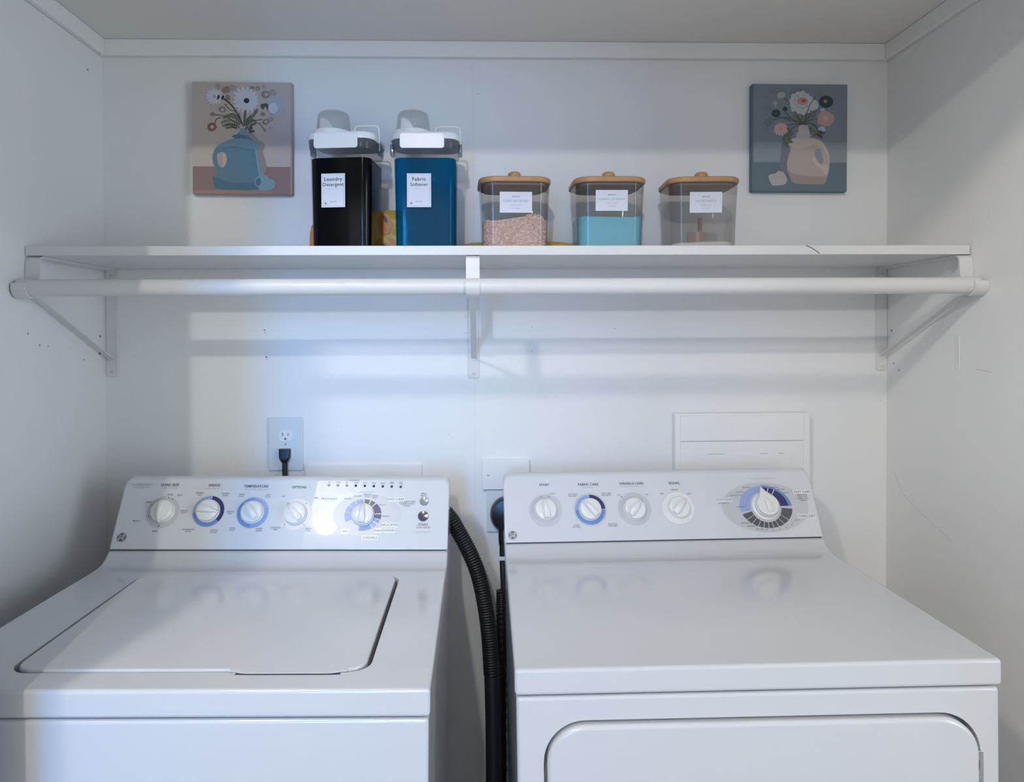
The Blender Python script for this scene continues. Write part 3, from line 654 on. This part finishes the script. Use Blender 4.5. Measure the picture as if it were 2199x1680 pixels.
b = MB(); b.use('black_rubber'); b.tube(catmull([(0, -.0145, .024), (0, -.015, .01), (.001, -.017, -.02), (.004, -.02, -.10), (.01, -.03, -.3)], 6), .0062, 12); b.build('cord', rp)

b = MB(); b.use('trim_paint'); b.box(-.473, -.1934, -.006, -.0003, .86, 1.0637, .002, 2)
tag(b.build('washer_box_cover'), 'wide low white cover panel on the wall behind the washer', 'cover panel')
rt = empty('blank_plate', (.00875, 0, 1.0)); tag(rt, 'blank white square cover plate on the wall between the machines', 'cover plate')
b = MB(); b.use('trim_paint'); b.prism(rrect(.1143, .072, .003, 3, 0, .036), .0003, .012, .0015, 2, M=MBACK); b.build('plate', rt)
for x in (-.0427, .0427):
    b = MB(); b.use('screw_metal'); b.prism(ellp(x, .0345, .0032, .0018, 10), .0118, .0127, M=MBACK); b.build('screw', rt)
rt = empty('dryer_outlet', (.012, 0, .897)); tag(rt, 'white dryer outlet plate just below the blank cover plate', 'outlet')
b = MB(); b.use('plate_plastic'); b.prism(rrect(.10, .101, .003, 3, 0, .0505), .0003, .008, .0015, 2, M=MBACK); b.build('plate', rt)
b = MB(); b.use('black_plastic')
b.lathe([(.040, 0), (.043, .004), (.043, .022), (.039, .03), (.02, .034), (.001, .034)], 32, M=Matrix.Translation((.0135, -.0082, .943)) @ Matrix.Rotation(PI/2, 4, 'X'))
b.loft([rl(.052, .024, .008, .935, .013, -.028, 4), rl(.040, .022, .008, .905, .010, -.028, 4), rl(.026, .020, .006, .885, .003, -.028, 4), rl(.018, .016, .006, .872, .0, -.028, 4)])
pd = tag(b.build('dryer_plug'), 'large round black dryer plug in the wall beside the dryer console', 'plug')
b = MB(); b.use('black_rubber'); b.tube(catmull([(0, -.028, .876), (0, -.03, .84), (.001, -.04, .80), (.004, -.045, .74), (.012, -.045, .6)], 6), .0078, 12); b.build('cord', pd)
b = MB(); b.use('socket_plastic'); b.box(-.0095, .0095, -.044, -.022, .838, .846, .001, 1); b.build('tag', pd)

# access panel behind the dryer
rt = empty('access_panel', (.5793, 0, .95)); tag(rt, 'white painted access panel box on the wall behind the dryer', 'access panel')
b = MB(); b.use('trim_paint'); b.box(-.1645, .1645, -.026, -.0003, 0, .232, .003, 2); b.build('frame', rt)
b = MB(); b.use('trim_paint'); b.box(-.152, .147, -.0305, -.0255, .166, .227, .0015, 2); b.box(-.152, .147, -.0285, -.0255, 0, .1645, .001, 2); b.build('cover', rt)
b = MB(); b.use('trim_paint'); b.prism(rrect(.236, .26, .004, 4, .001, .0035), .0282, .0298, .0006, 1, M=MBACK); dr = b.build('door', rt)
for (x0, x1, z) in ((-.085, -.045, .1345), (.04, .058, .1348), (.085, .10, .1352)):
    b = MB(); b.use('scuff_grey').box(x0, x1, -.0302, -.0296, z-.0005, z+.0005); b.build('paint_chip', dr)

# drain hose between the machines
hp = catmull([(-.30, -.040, .98), (-.275, -.047, 1.010), (-.235, -.050, 1.0205), (-.185, -.055, 1.006), (-.1246, -.110, .962), (-.1008, -.125, .928), (-.0765, -.14, .886), (-.0575, -.15, .838), (-.0440, -.16, .778), (-.0355, -.17, .714), (-.0305, -.18, .634)], 34)
low = catmull([(-.0305, -.18, .634), (-.0285, -.19, .53), (-.0285, -.19, .385), (-.035, -.20, .20), (-.045, -.21, .05)], 8)
path = []; acc = 0; step = .0014
for a_, c_ in zip(hp[:-1], hp[1:]):
    L_ = (c_-a_).length
    while acc < L_: path.append(a_.lerp(c_, acc/L_)); acc += step
    acc -= L_
b = MB(); b.use('black_rubber')
b.tube(path, 0, 20, rfun=lambda i: .0155 + .0022*(math.cos(i*2*PI/4) > -.1))
hs = tag(b.build('drain_hose', sharp=80), 'black ribbed drain hose hanging between the washer and the dryer', 'hose')
b = MB(); b.use('black_rubber'); b.tube(low, .0165, 20); b.build('smooth_end', hs)
pth = catmull([(-.004, -.050, .77), (-.005, -.050, .70), (-.006, -.050, .5), (-.006, -.050, .2), (-.006, -.05, .03)], 40)
b = MB(); b.use('black_rubber'); b.tube(pth, .012, 14, rfun=lambda i: .0112 + .0014*(i % 4 < 2))
tag(b.build('supply_hose', sharp=80), 'second black ribbed hose, behind the drain hose against the dryer', 'hose')

# ---------------------------------------------------------------- washer and dryer
P1 = (.5937, 1.0648); P2 = (.5212, .9341); LV = math.hypot(P1[0]-P2[0], P1[1]-P2[1])
cy_, cz_ = (P1[0]-P2[0])/LV, (P1[1]-P2[1])/LV
MC = Matrix(((1, 0, 0, 0), (0, cy_, -cz_, P2[0]), (0, cz_, cy_, P2[1]), (0, 0, 0, 1)))   # console face: (u, v, outward)
HX = .343
XP = Matrix(((0, 0, 1, 0), (1, 0, 0, 0), (0, 1, 0, 0), (0, 0, 0, 1)))                    # prism (y,z) extruded along x
def machine(name, loc, yaw_, roll_, lab, cat, cut=None, cutM=None):
    rt = empty(name, (loc[0] - .93*math.sin(roll_), loc[1], loc[2]), (0, roll_, yaw_)); tag(rt, lab, cat)
    b = MB(); b.use('enamel'); b.box(-HX+.002, HX-.002, .003, .64, .03, .8735, .006, 3)
    b.use('dark_gap'); b.box(-HX+.012, HX-.012, .012, .62, .8735, .885); b.box(-.30, .30, .03, .6, .0, .03)
    body = b.build('cabinet', rt)
    # worktop that curves up into the console
    b = MB(); b.use('enamel')
    prof = [(0, .8764), (0, .914), (.15, .914), (.30, .9135), (.44, .912), (.475, .9125), (.492, .9150), (.5045, .9205), (.5205, .9325), (.56, .9325), (.645, .9325), (.645, .8764)]
    b.prism(prof, -HX, HX, .0055, 3, M=XP)
    top = b.build('worktop', rt)
    # console
    b = MB(); b.use('console_plastic')
    n_ = (-cz_, cy_)
    c0 = (P2[0]+cy_*.0009, P2[1]+cz_*.0009); c1 = P1
    prof = [c0, c1, (P1[0]+.012, P1[1]+.004), (.640, P1[1]-.002), (.648, .94), (.56, P2[1]+.0006)]
    vs, fs = b.loft([[(x, y, -HX+.0005) for x, y in prof], [(x, y, HX-.0005) for x, y in prof]], M=XP)
    es = [e for e in set(e for f in fs for e in f.edges) if all(abs(abs(v.co.x)-HX+.0005) < 1e-4 and v.co.z > P1[1]-.003 for v in e.verts) and (e.verts[0].co.x > 0) == (e.verts[1].co.x > 0)]
    bmesh.ops.bevel(b.bm, geom=es, offset=.015, segments=7, profile=0.5, affect='EDGES', clamp_overlap=False)
    fs = b.bm.faces[:]
    for f in fs: f.smooth = True
    b._bevel(None, fs, .004, 4)
    con = b.build('console', rt)
    b = MB(); b.use('dark_gap'); b.box(-HX+.004, HX-.004, P2[0]+.004, .64, .9315, .9375); b.build('seam', con)
    return rt, body, top, con
def ring(b, cu_, cv, ri, ro, a0, a1, m, z, sy=1.0, n=28):
    b.use(m); out = ellp(cu_, cv, ro, ro*sy, 0, n, R(a0), R(a1)); inn = ellp(cu_, cv, ri, ri*sy, 0, n, R(a0), R(a1))
    for i in range(n-1): b.flat([inn[i], out[i], out[i+1], inn[i+1]], z)
    if a1-a0 >= 360: b.flat([inn[n-1], out[n-1], out[0], inn[0]], z)
def knob(rt, u, v, ang, r=.0228, h=.016, style='bar'):
    o = MB(); o.M = MC @ Matrix.Translation((u, v, 0)) @ Matrix.Rotation(R(ang), 4, 'Z'); o.use('knob_plastic')
    if style == 'drop':
        o.lathe([(.0305, .0), (.0305, .003), (.029, .0045), (.0255, .005), (.0255, .009), (.0245, .011), (.001, .012)], 40)
        pts = ellp(0, 0, .0235, .0235, 0, 25, R(35), R(325)) + [(.030, -.006), (.0415, 0), (.030, .006)]
        o.prism(pts, .008, .018, .002, 2)
    else:
        o.lathe([(r+.0012, 0), (r+.0012, .0035), (r, .0045), (r-.0006, h*.7), (r-.0022, h*.8), (r-.006, h*.87), (.001, h*.9)], 40)
    # grip bar, wide at the back, pointed at the indicating end
    tip = .036 if style == 'drop' else r+.0018
    L = []
    for x, hw, zt in ((-r+.0012, .0045, h*.62), (-r+.004, .0062, h*1.25), (-r*.4, .0068, h*1.62), (r*.3, .0050, h*1.55), (r*.8, .0030, h*1.2), (tip, .0012, h*.55)):
        L.append([(x, -hw-.0015, h*.45), (x, -hw, zt*.9), (x, -hw*.45, zt), (x, hw*.45, zt), (x, hw, zt*.9), (x, hw+.0015, h*.45)])
    o.loft(L)
    return o.build('knob', rt)
def tx(b, s_, u, v, size=.0062, m='print_dark', **k):
    b.use(m); b.text(s_, size, u, v, .0006, **k)
def box_label(b, s_, u, v, w_, h_=.0095, size=.0072):
    b.use('print_white'); b.flat(rrect(w_, h_, .001, 2, u, v), .0007); b.use('print_dark'); b.text(s_, size, u, v, .0009)
def logo(rt, u, v, r=.0095):
    b = MB(); b.M = MC @ Matrix.Translation((u, v, .0))
    b.use('print_charcoal'); b.lathe([(r, 0), (r, .0009), (r-.0008, .0012), (.0001, .0012)], 36)
    b.use('print_white'); ring(b, 0, 0, r*.84, r*.91, 0, 360, 'print_white', .0014)
    b.use('print_white'); b.text('GE', r*1.12, -r*.04, -r*.02, .0015, shear=.35, bold=.0001, sx=.92)
    for k in range(4):
        a = k*90+45; cx, cy2 = r*.60*math.cos(R(a)), r*.60*math.sin(R(a))
        ring(b, cx, cy2, r*.12, r*.19, a-130, a+100, 'print_white', .0015, n=14)
    return b.build('badge', rt, 'small round monogram badge')

# washer --------------------------------------------------------------
rt, body, top, con = machine('washing_machine', (-.4649, -.7866, .0028), -.0024, .0121, 'white top loading washing machine with closed lid, left of the dryer', 'washing machine')
LX0, LX1, LY0, LY1 = -.236, .256, .047, .436
cx, cy2, lw, ld = (LX0+LX1)/2, (LY0+LY1)/2, LX1-LX0, LY1-LY0
c = MB(); c.use('enamel'); c.prism(rrect(lw, ld, .030, 8, cx, cy2), .8848, .93); boolean(top, c.build('cutter'))
c = MB(); c.use('dark_gap'); c.box(.076, .218, LY0-.007, LY0+.02, .903, .93); boolean(top, c.build('cutter'))
b = MB(); b.use('enamel')
outl = rrect(lw-.012, ld-.008, .028, 8, cx-.0005, cy2+.0008)
b.prism(outl, .8855, .9162, .0035, 4)
lid = b.build('lid', rt)
# raised hand grip along the front right of the lid
b = MB(); b.use('enamel'); L = []
for i in range(21):
    t = i/20; x = .066 + .160*t; k = min(1, t/.16, (1-t)/.16); k = k*k*(3-2*k)
    L.append([(x, LY0+.016, .9125), (x, LY0+.004-.006*k, .9128+.0012*k), (x, LY0+.001-.008*k, .9145+.0010*k), (x, LY0+.005-.008*k, .9163+.0006*k), (x, LY0+.016, .9164)])
b.loft(L); b.build('grip', lid)
b = MB(); b.use('dark_gap'); b.box(.078, .232, LY0-.010, LY0+.004, .9141, .9149); b.build('grip_shadow_gap', lid) if False else b.bm.free()
pr = MB(); pr.M = MC
KW = [(-.2493, .079, 264), (-.1565, .080, -9), (-.0648, .0775, 128), (.0242, .0748, 133), (.164, .0731, 90)]
for (u, v, a_) in KW: knob(rt, u, v, a_)
Z1, Z2, Z3 = .0003, .0005, .0007
ring(pr, -.2503, .078, .018, .0335, 0, 360, 'print_ring', Z1)
ring(pr, -.1565, .080, .018, .0335, 0, 360, 'print_ring', Z1); ring(pr, -.1565, .080, .02, .0320, 85, 185, 'print_light_blue', Z2); ring(pr, -.1565, .080, .02, .0320, 186, 318, 'print_blue', Z2); ring(pr, -.1565, .080, .02, .0320, -42, 84, 'print_navy', Z2)
ring(pr, -.0648, .0775, .018, .0335, 0, 360, 'print_ring', Z1); ring(pr, -.0648, .0775, .02, .0320, -90, 20, 'print_mid_blue', Z2); ring(pr, -.0648, .0775, .02, .0320, 21, 90, 'print_light_blue', Z2); ring(pr, -.0648, .0775, .02, .0320, 140, 269, 'print_blue', Z2); ring(pr, -.0648, .0775, .02, .0320, 91, 139, 'print_mid_blue', Z2)
ring(pr, .0242, .0748, .018, .0335, 0, 360, 'print_ring', Z1); ring(pr, .0242, .0748, .0265, .0268, 0, 360, 'print_white', Z2)
pr.use('print_oval'); pr.flat(ellp(.172, .072, .071, .0455, 0, 48), Z1)
W5 = (.164, .0731)
for a0, a1, m_ in ((70, 88, 'print_charcoal'), (50, 66, 'print_charcoal'), (6, 46, 'print_navy'), (-17, 2, 'print_navy'), (-33, -20, 'print_blue'), (-52, -38, 'print_mid_blue'), (-100, -57, 'print_blue'), (-150, -104, 'print_ring'), (-190, -153, 'print_light_blue'), (-215, -193, 'print_light_blue'), (-240, -219, 'print_light_blue'), (-268, -244, 'print_mid_blue')):
    ring(pr, *W5, .022, .0385, a0, a1, m_, Z2, .86, 14)
for (u, v, s_, sz) in ((-.2473, .1356, 'LOAD SIZE', .0078), (-.1544, .1349, 'SPEEDS', .0078), (-.0661, .1331, 'TEMPERATURE', .0078), (.0244, .1313, 'OPTIONS', .0072)): tx(pr, s_, u, v, sz, bold=.00012)
for (u, v, s_) in ((-.2473, .1292, 'Small to Extra Large'), (-.1544, .1285, 'Wash and Spin Speeds'), (-.0661, .1268, 'Wash and Rinse Temperature')): tx(pr, s_, u, v, .0042, 'print_grey')
pr.use('print_ring'); pr.flat([(-.328, .1388), (-.281, .1388), (-.2835, .1340), (-.3255, .1340)], Z1); pr.flat([(-.324, .1325), (-.286, .1325), (-.288, .1290), (-.322, .1290)], Z1)
tx(pr, 'HYDROWAVE', -.3045, .1364, .0042, 'print_grey')
for (u, v, s_) in ((-.242, .1145, 'SUPER'), (-.222, .1135, 'RESET'), (-.284, .099, 'LARGE'), (-.300, .0595, 'MEDIUM'), (-.257, .0385, 'SMALL'),
                   (-.182, .1165, 'NORMAL\nFAST'), (-.128, .1155, 'NORMAL\nSLOW'), (-.207, .0785, 'GENTLE\nSLOW'), (-.1115, .077, 'GENTLE\nFAST'), (-.190, .040, 'HANDWASH\nSLOW'), (-.138, .0385, 'GENTLE\nPULSED'),
                   (-.094, .1135, 'WARM\nCOLD'), (-.038, .1125, 'HOT\nCOLD'), (-.101, .043, 'COLD\nCOLD'), (-.047, .0415, 'WARM\nWARM'),
                   (-.006, .1115, 'OFF'), (.063, .1085, '2ND'), (-.013, .044, 'EXTENDED\nSPIN'), (.055, .042, 'BOTH\nON'),
                   (.129, .107, 'WHITES'), (.149, .1125, 'COLORS'), (.170, .1135, 'MEDIUM\nLIGHT'), (.186, .111, 'EXTRA\nLIGHT'), (.203, .094, 'HEAVY'), (.2545, .0965, 'PERMANENT PRESS\nNORMAL WASH\nCASUAL'), (.212, .070, 'MEDIUM')):
    tx(pr, s_, u, v, .0042, 'print_dark')
for (u, v, w_, s_) in ((.090, .1065, .032, 'PREWASH'), (.2306, .1058, .037, 'EASY CARE'), (.2209, .0518, .036, 'DELICATES'), (.2119, .0403, .042, 'HANDWASH'), (.1822, .026, .033, 'CASUALS')): box_label(pr, s_, u, v, w_)
box_label(pr, 'SPIN', .130, .0385, .016, .012, .0055)
tx(pr, 'Cycle Control', .168, .1215, .0048, 'print_grey')
for (u, v, s_) in ((.289, .116, 'SPEED\nSELECT'),): tx(pr, s_, u, v, .0042)
tx(pr, 'START', .2905, .0525, .0072, bold=.0001); tx(pr, 'STOP / PAUSE', .2905, .0465, .0048); tx(pr, 'Reset / Open End', .2905, .0375, .0042, 'print_grey')
for k in range(9):
    u, v = .0868+(.2391-.0868)*k/8, .1366+(.1329-.1366)*k/8
    tx(pr, ('ON', 'LOAD', 'FILL', 'WASH', 'SOAK', 'RINSE', 'DRAIN', 'FINAL\nSPIN', 'END\nCYCLE')[k], u, v+(.0065 if k < 7 else .0078), .0034, 'print_dark')
tx(pr, 'CYCLE STATUS', .139, .1475-.001, .0034)
for (u, v, a0) in ((-.2493, .079, 0),):
    pr.use('print_dark')
    for a_ in (264, 200, 152, 80, 62): pr.flat(ellp(u+.0295*math.cos(R(a_)), v+.0295*math.sin(R(a_)), .0013, .0013, 0, 8), Z3)
pr.use('print_dark')
for a_ in (130, 48, 228, -48): pr.flat(ellp(.0242+.0295*math.cos(R(a_)), .0748+.0295*math.sin(R(a_)), .0011, .0011, 0, 8), Z3)
pr.build('printed_marking', con)
for k in range(9):
    u, v = .0868+(.2391-.0868)*k/8, .1366+(.1329-.1366)*k/8
    b = MB(); b.M = MC @ Matrix.Translation((u, v, 0)); b.use('lamp_dark'); b.lathe([(.0027, 0), (.0027, .0007), (.0021, .0012), (.0001, .0013)], 16)
    if k < 3: b.use('print_white'); b.lathe([(.0017, .0012), (.0012, .0018), (.0001, .002)], 14)
    b.build('indicator_lamp', con)
for (u, v, r, m_, lb) in ((.2906, .1019, .0092, 'button_grey', 'grey button'), (.2897, .0704, .0108, 'button_dark', 'dark grey button')):
    b = MB(); b.M = MC @ Matrix.Translation((u, v, 0)); b.use(m_); b.lathe([(r, 0), (r, .0015), (r-.0012, .003), (r*.5, .0025), (.0001, .0022)], 32); b.build('button', con, lb)
logo(con, -.3223, .0262)

# dryer ---------------------------------------------------------------
rt, body, top, con = machine('clothes_dryer', (.3334, -.7324, -.0028), -.014, -.0117, 'white front loading clothes dryer, right of the washer', 'clothes dryer')
pr = MB(); pr.M = MC
KD = [(-.252, .0706, 97), (-.1544, .0697, 133), (-.0576, .0689, 48), (.0395, .0702, 47)]
for (u, v, a_) in KD: knob(rt, u, v, a_, r=.0235)
knob(rt, .2306, .0696, 102, style='drop', r=.0205)
b = MB(); b.M = MC @ Matrix.Translation((.0385, .0695, 0)); b.use('knob_plastic'); b.lathe([(.0362, 0), (.0358, .0022), (.034, .0032), (.026, .0022), (.0001, .0015)], 44); b.build('knob_bezel', con)
ring(pr, -.2515, .0700, .018, .0365, 0, 360, 'print_ring', Z1)
ring(pr, -.1540, .0700, .018, .0365, 0, 360, 'print_ring', Z1)
ring(pr, -.1540, .0700, .02, .0330, 92, 180, 'print_light_blue', Z2); ring(pr, -.1540, .0700, .02, .0330, 181, 359, 'print_blue', Z2); ring(pr, -.1540, .0700, .02, .0330, 2, 90, 'print_navy', Z2)
ring(pr, -.0570, .0700, .018, .0365, 0, 360, 'print_ring', Z1)
pr.use('print_oval'); pr.flat(ellp(.229, .0685, .0946, .0554, 0, 56), Z1)
E5 = (.2306, .0690)
pr.use('print_ring'); pr.flat(ellp(*E5, .034, .034, 0, 40), Z3)
ring(pr, *E5, .030, .0575, 92, 194, 'print_light_blue', Z2, .81); ring(pr, *E5, .0425, .0432, 92, 194, 'print_blue', Z3, .85)
ring(pr, *E5, .030, .0575, 1, 91, 'print_blue', Z2, .81); ring(pr, *E5, .031, .0500, 2, 90, 'print_navy', Z3, .86)
cuts = [199, 216, 231, 245, 257, 268, 279, 291, 305, 321, 354]
for a0, a1 in zip(cuts[:-1], cuts[1:]): ring(pr, *E5, .030, .0575, a0+.8, a1-.8, 'print_charcoal', Z2, .81, 12)
for a_ in (74, 58):
    ring(pr, *E5, .031, .0505, a_, a_+2, 'print_white', .0009, .86, 4)
for (u, v, s_) in ((-.2516, .1268, 'START'), (-.1543, .126, 'FABRIC CARE'), (-.0579, .1263, 'WRINKLE CARE'), (.0375, .1255, 'SIGNAL')): tx(pr, s_, u, v, .0076, bold=.00012)
for (u, v, s_) in ((-.1543, .1193, 'Heat Settings'), (-.0579, .1198, 'Extended Tumble without Heat'), (.236, .1325, 'Automatic Dry System Control')): tx(pr, s_, u, v, .0042, 'print_grey')
for (u, v, s_) in ((-.2345, .1065, 'START'), (-.190, .1025, 'COTTONS\nREG HEAT'), (-.116, .103, 'EASY CARE\nMED HEAT'), (-.186, .0345, 'FLUFF\nNO HEAT'), (-.108, .0355, 'DELICATES\nLOW HEAT'), (-.088, .101, 'OFF'), (-.027, .1005, 'ON'),
                   (.036, .1105, 'MEDIUM'), (.007, .102, 'OFF'), (.067, .101, 'HIGH'), (.140, .078, 'AUTOMATIC'), (.176, .0695, 'MORE DRY'), (.170, .095, 'OPTIMUM DRY'), (.180, .1025, 'LESS DRY'), (.197, .1125, 'DAMP DRY'), (.238, .1168, 'MORE DRY'), (.258, .1115, 'OPTIMUM'), (.272, .107, 'LESS DRY'), (.280, .099, 'DAMP'),
                   (.3165, .0875, 'PERMANENT\nPRESS AND\nMIXED LOADS\nCASUALS'), (.181, .034, 'DEWRINKLE'), (.193, .027, 'FRESHEN UP'), (.208, .0205, 'MINUTES'), (.293, .0385, 'COOL'), (.279, .0285, '70'), (.266, .0225, '50'), (.251, .019, '40'), (.2365, .018, '30'), (.222, .019, '20')):
    tx(pr, s_, u, v, .0041)
for (u, v, w_, s_) in ((.3172, .1002, .040, 'EASY CARE'), (.3160, .0465, .040, 'TIMED DRY'), (.1412, .0858, .037, 'COTTONS')): box_label(pr, s_, u, v, w_)
pr.use('print_dark')
for (u, v) in ((-.260, .1005), (-.243, .1005), (-.083, .097)): pr.flat(ellp(u, v, .0014, .0012, 0, 8), Z3)
pr.build('printed_marking', con)
logo(con, -.3253, .0177)
# door in a shallow recess of the front
c = MB(); c.use('enamel'); c.prism(rrect(.6165, .594, .059, 10, .0045, .5425), -.02, .03, M=Matrix(((1, 0, 0, 0), (0, 0, 1, 0), (0, 1, 0, 0), (0, 0, 0, 1)))); boolean(body, c.build('cutter'))
b = MB(); b.use('enamel'); b.prism(rrect(.608, .586, .055, 10, .0045, .5415), -.028, .004, .0065, 4, M=MBACK)
door = b.build('door', rt)
b = MB(); b.use('chrome'); b.box(.3075, .3155, .0005, .010, .60, .785, .0015, 2)
for z in (.61, .64, .67, .70, .73, .76): b.use('lamp_dark'); b.box(.3078, .3088, -.0002, .004, z, z+.012)
b.build('hinge', door)
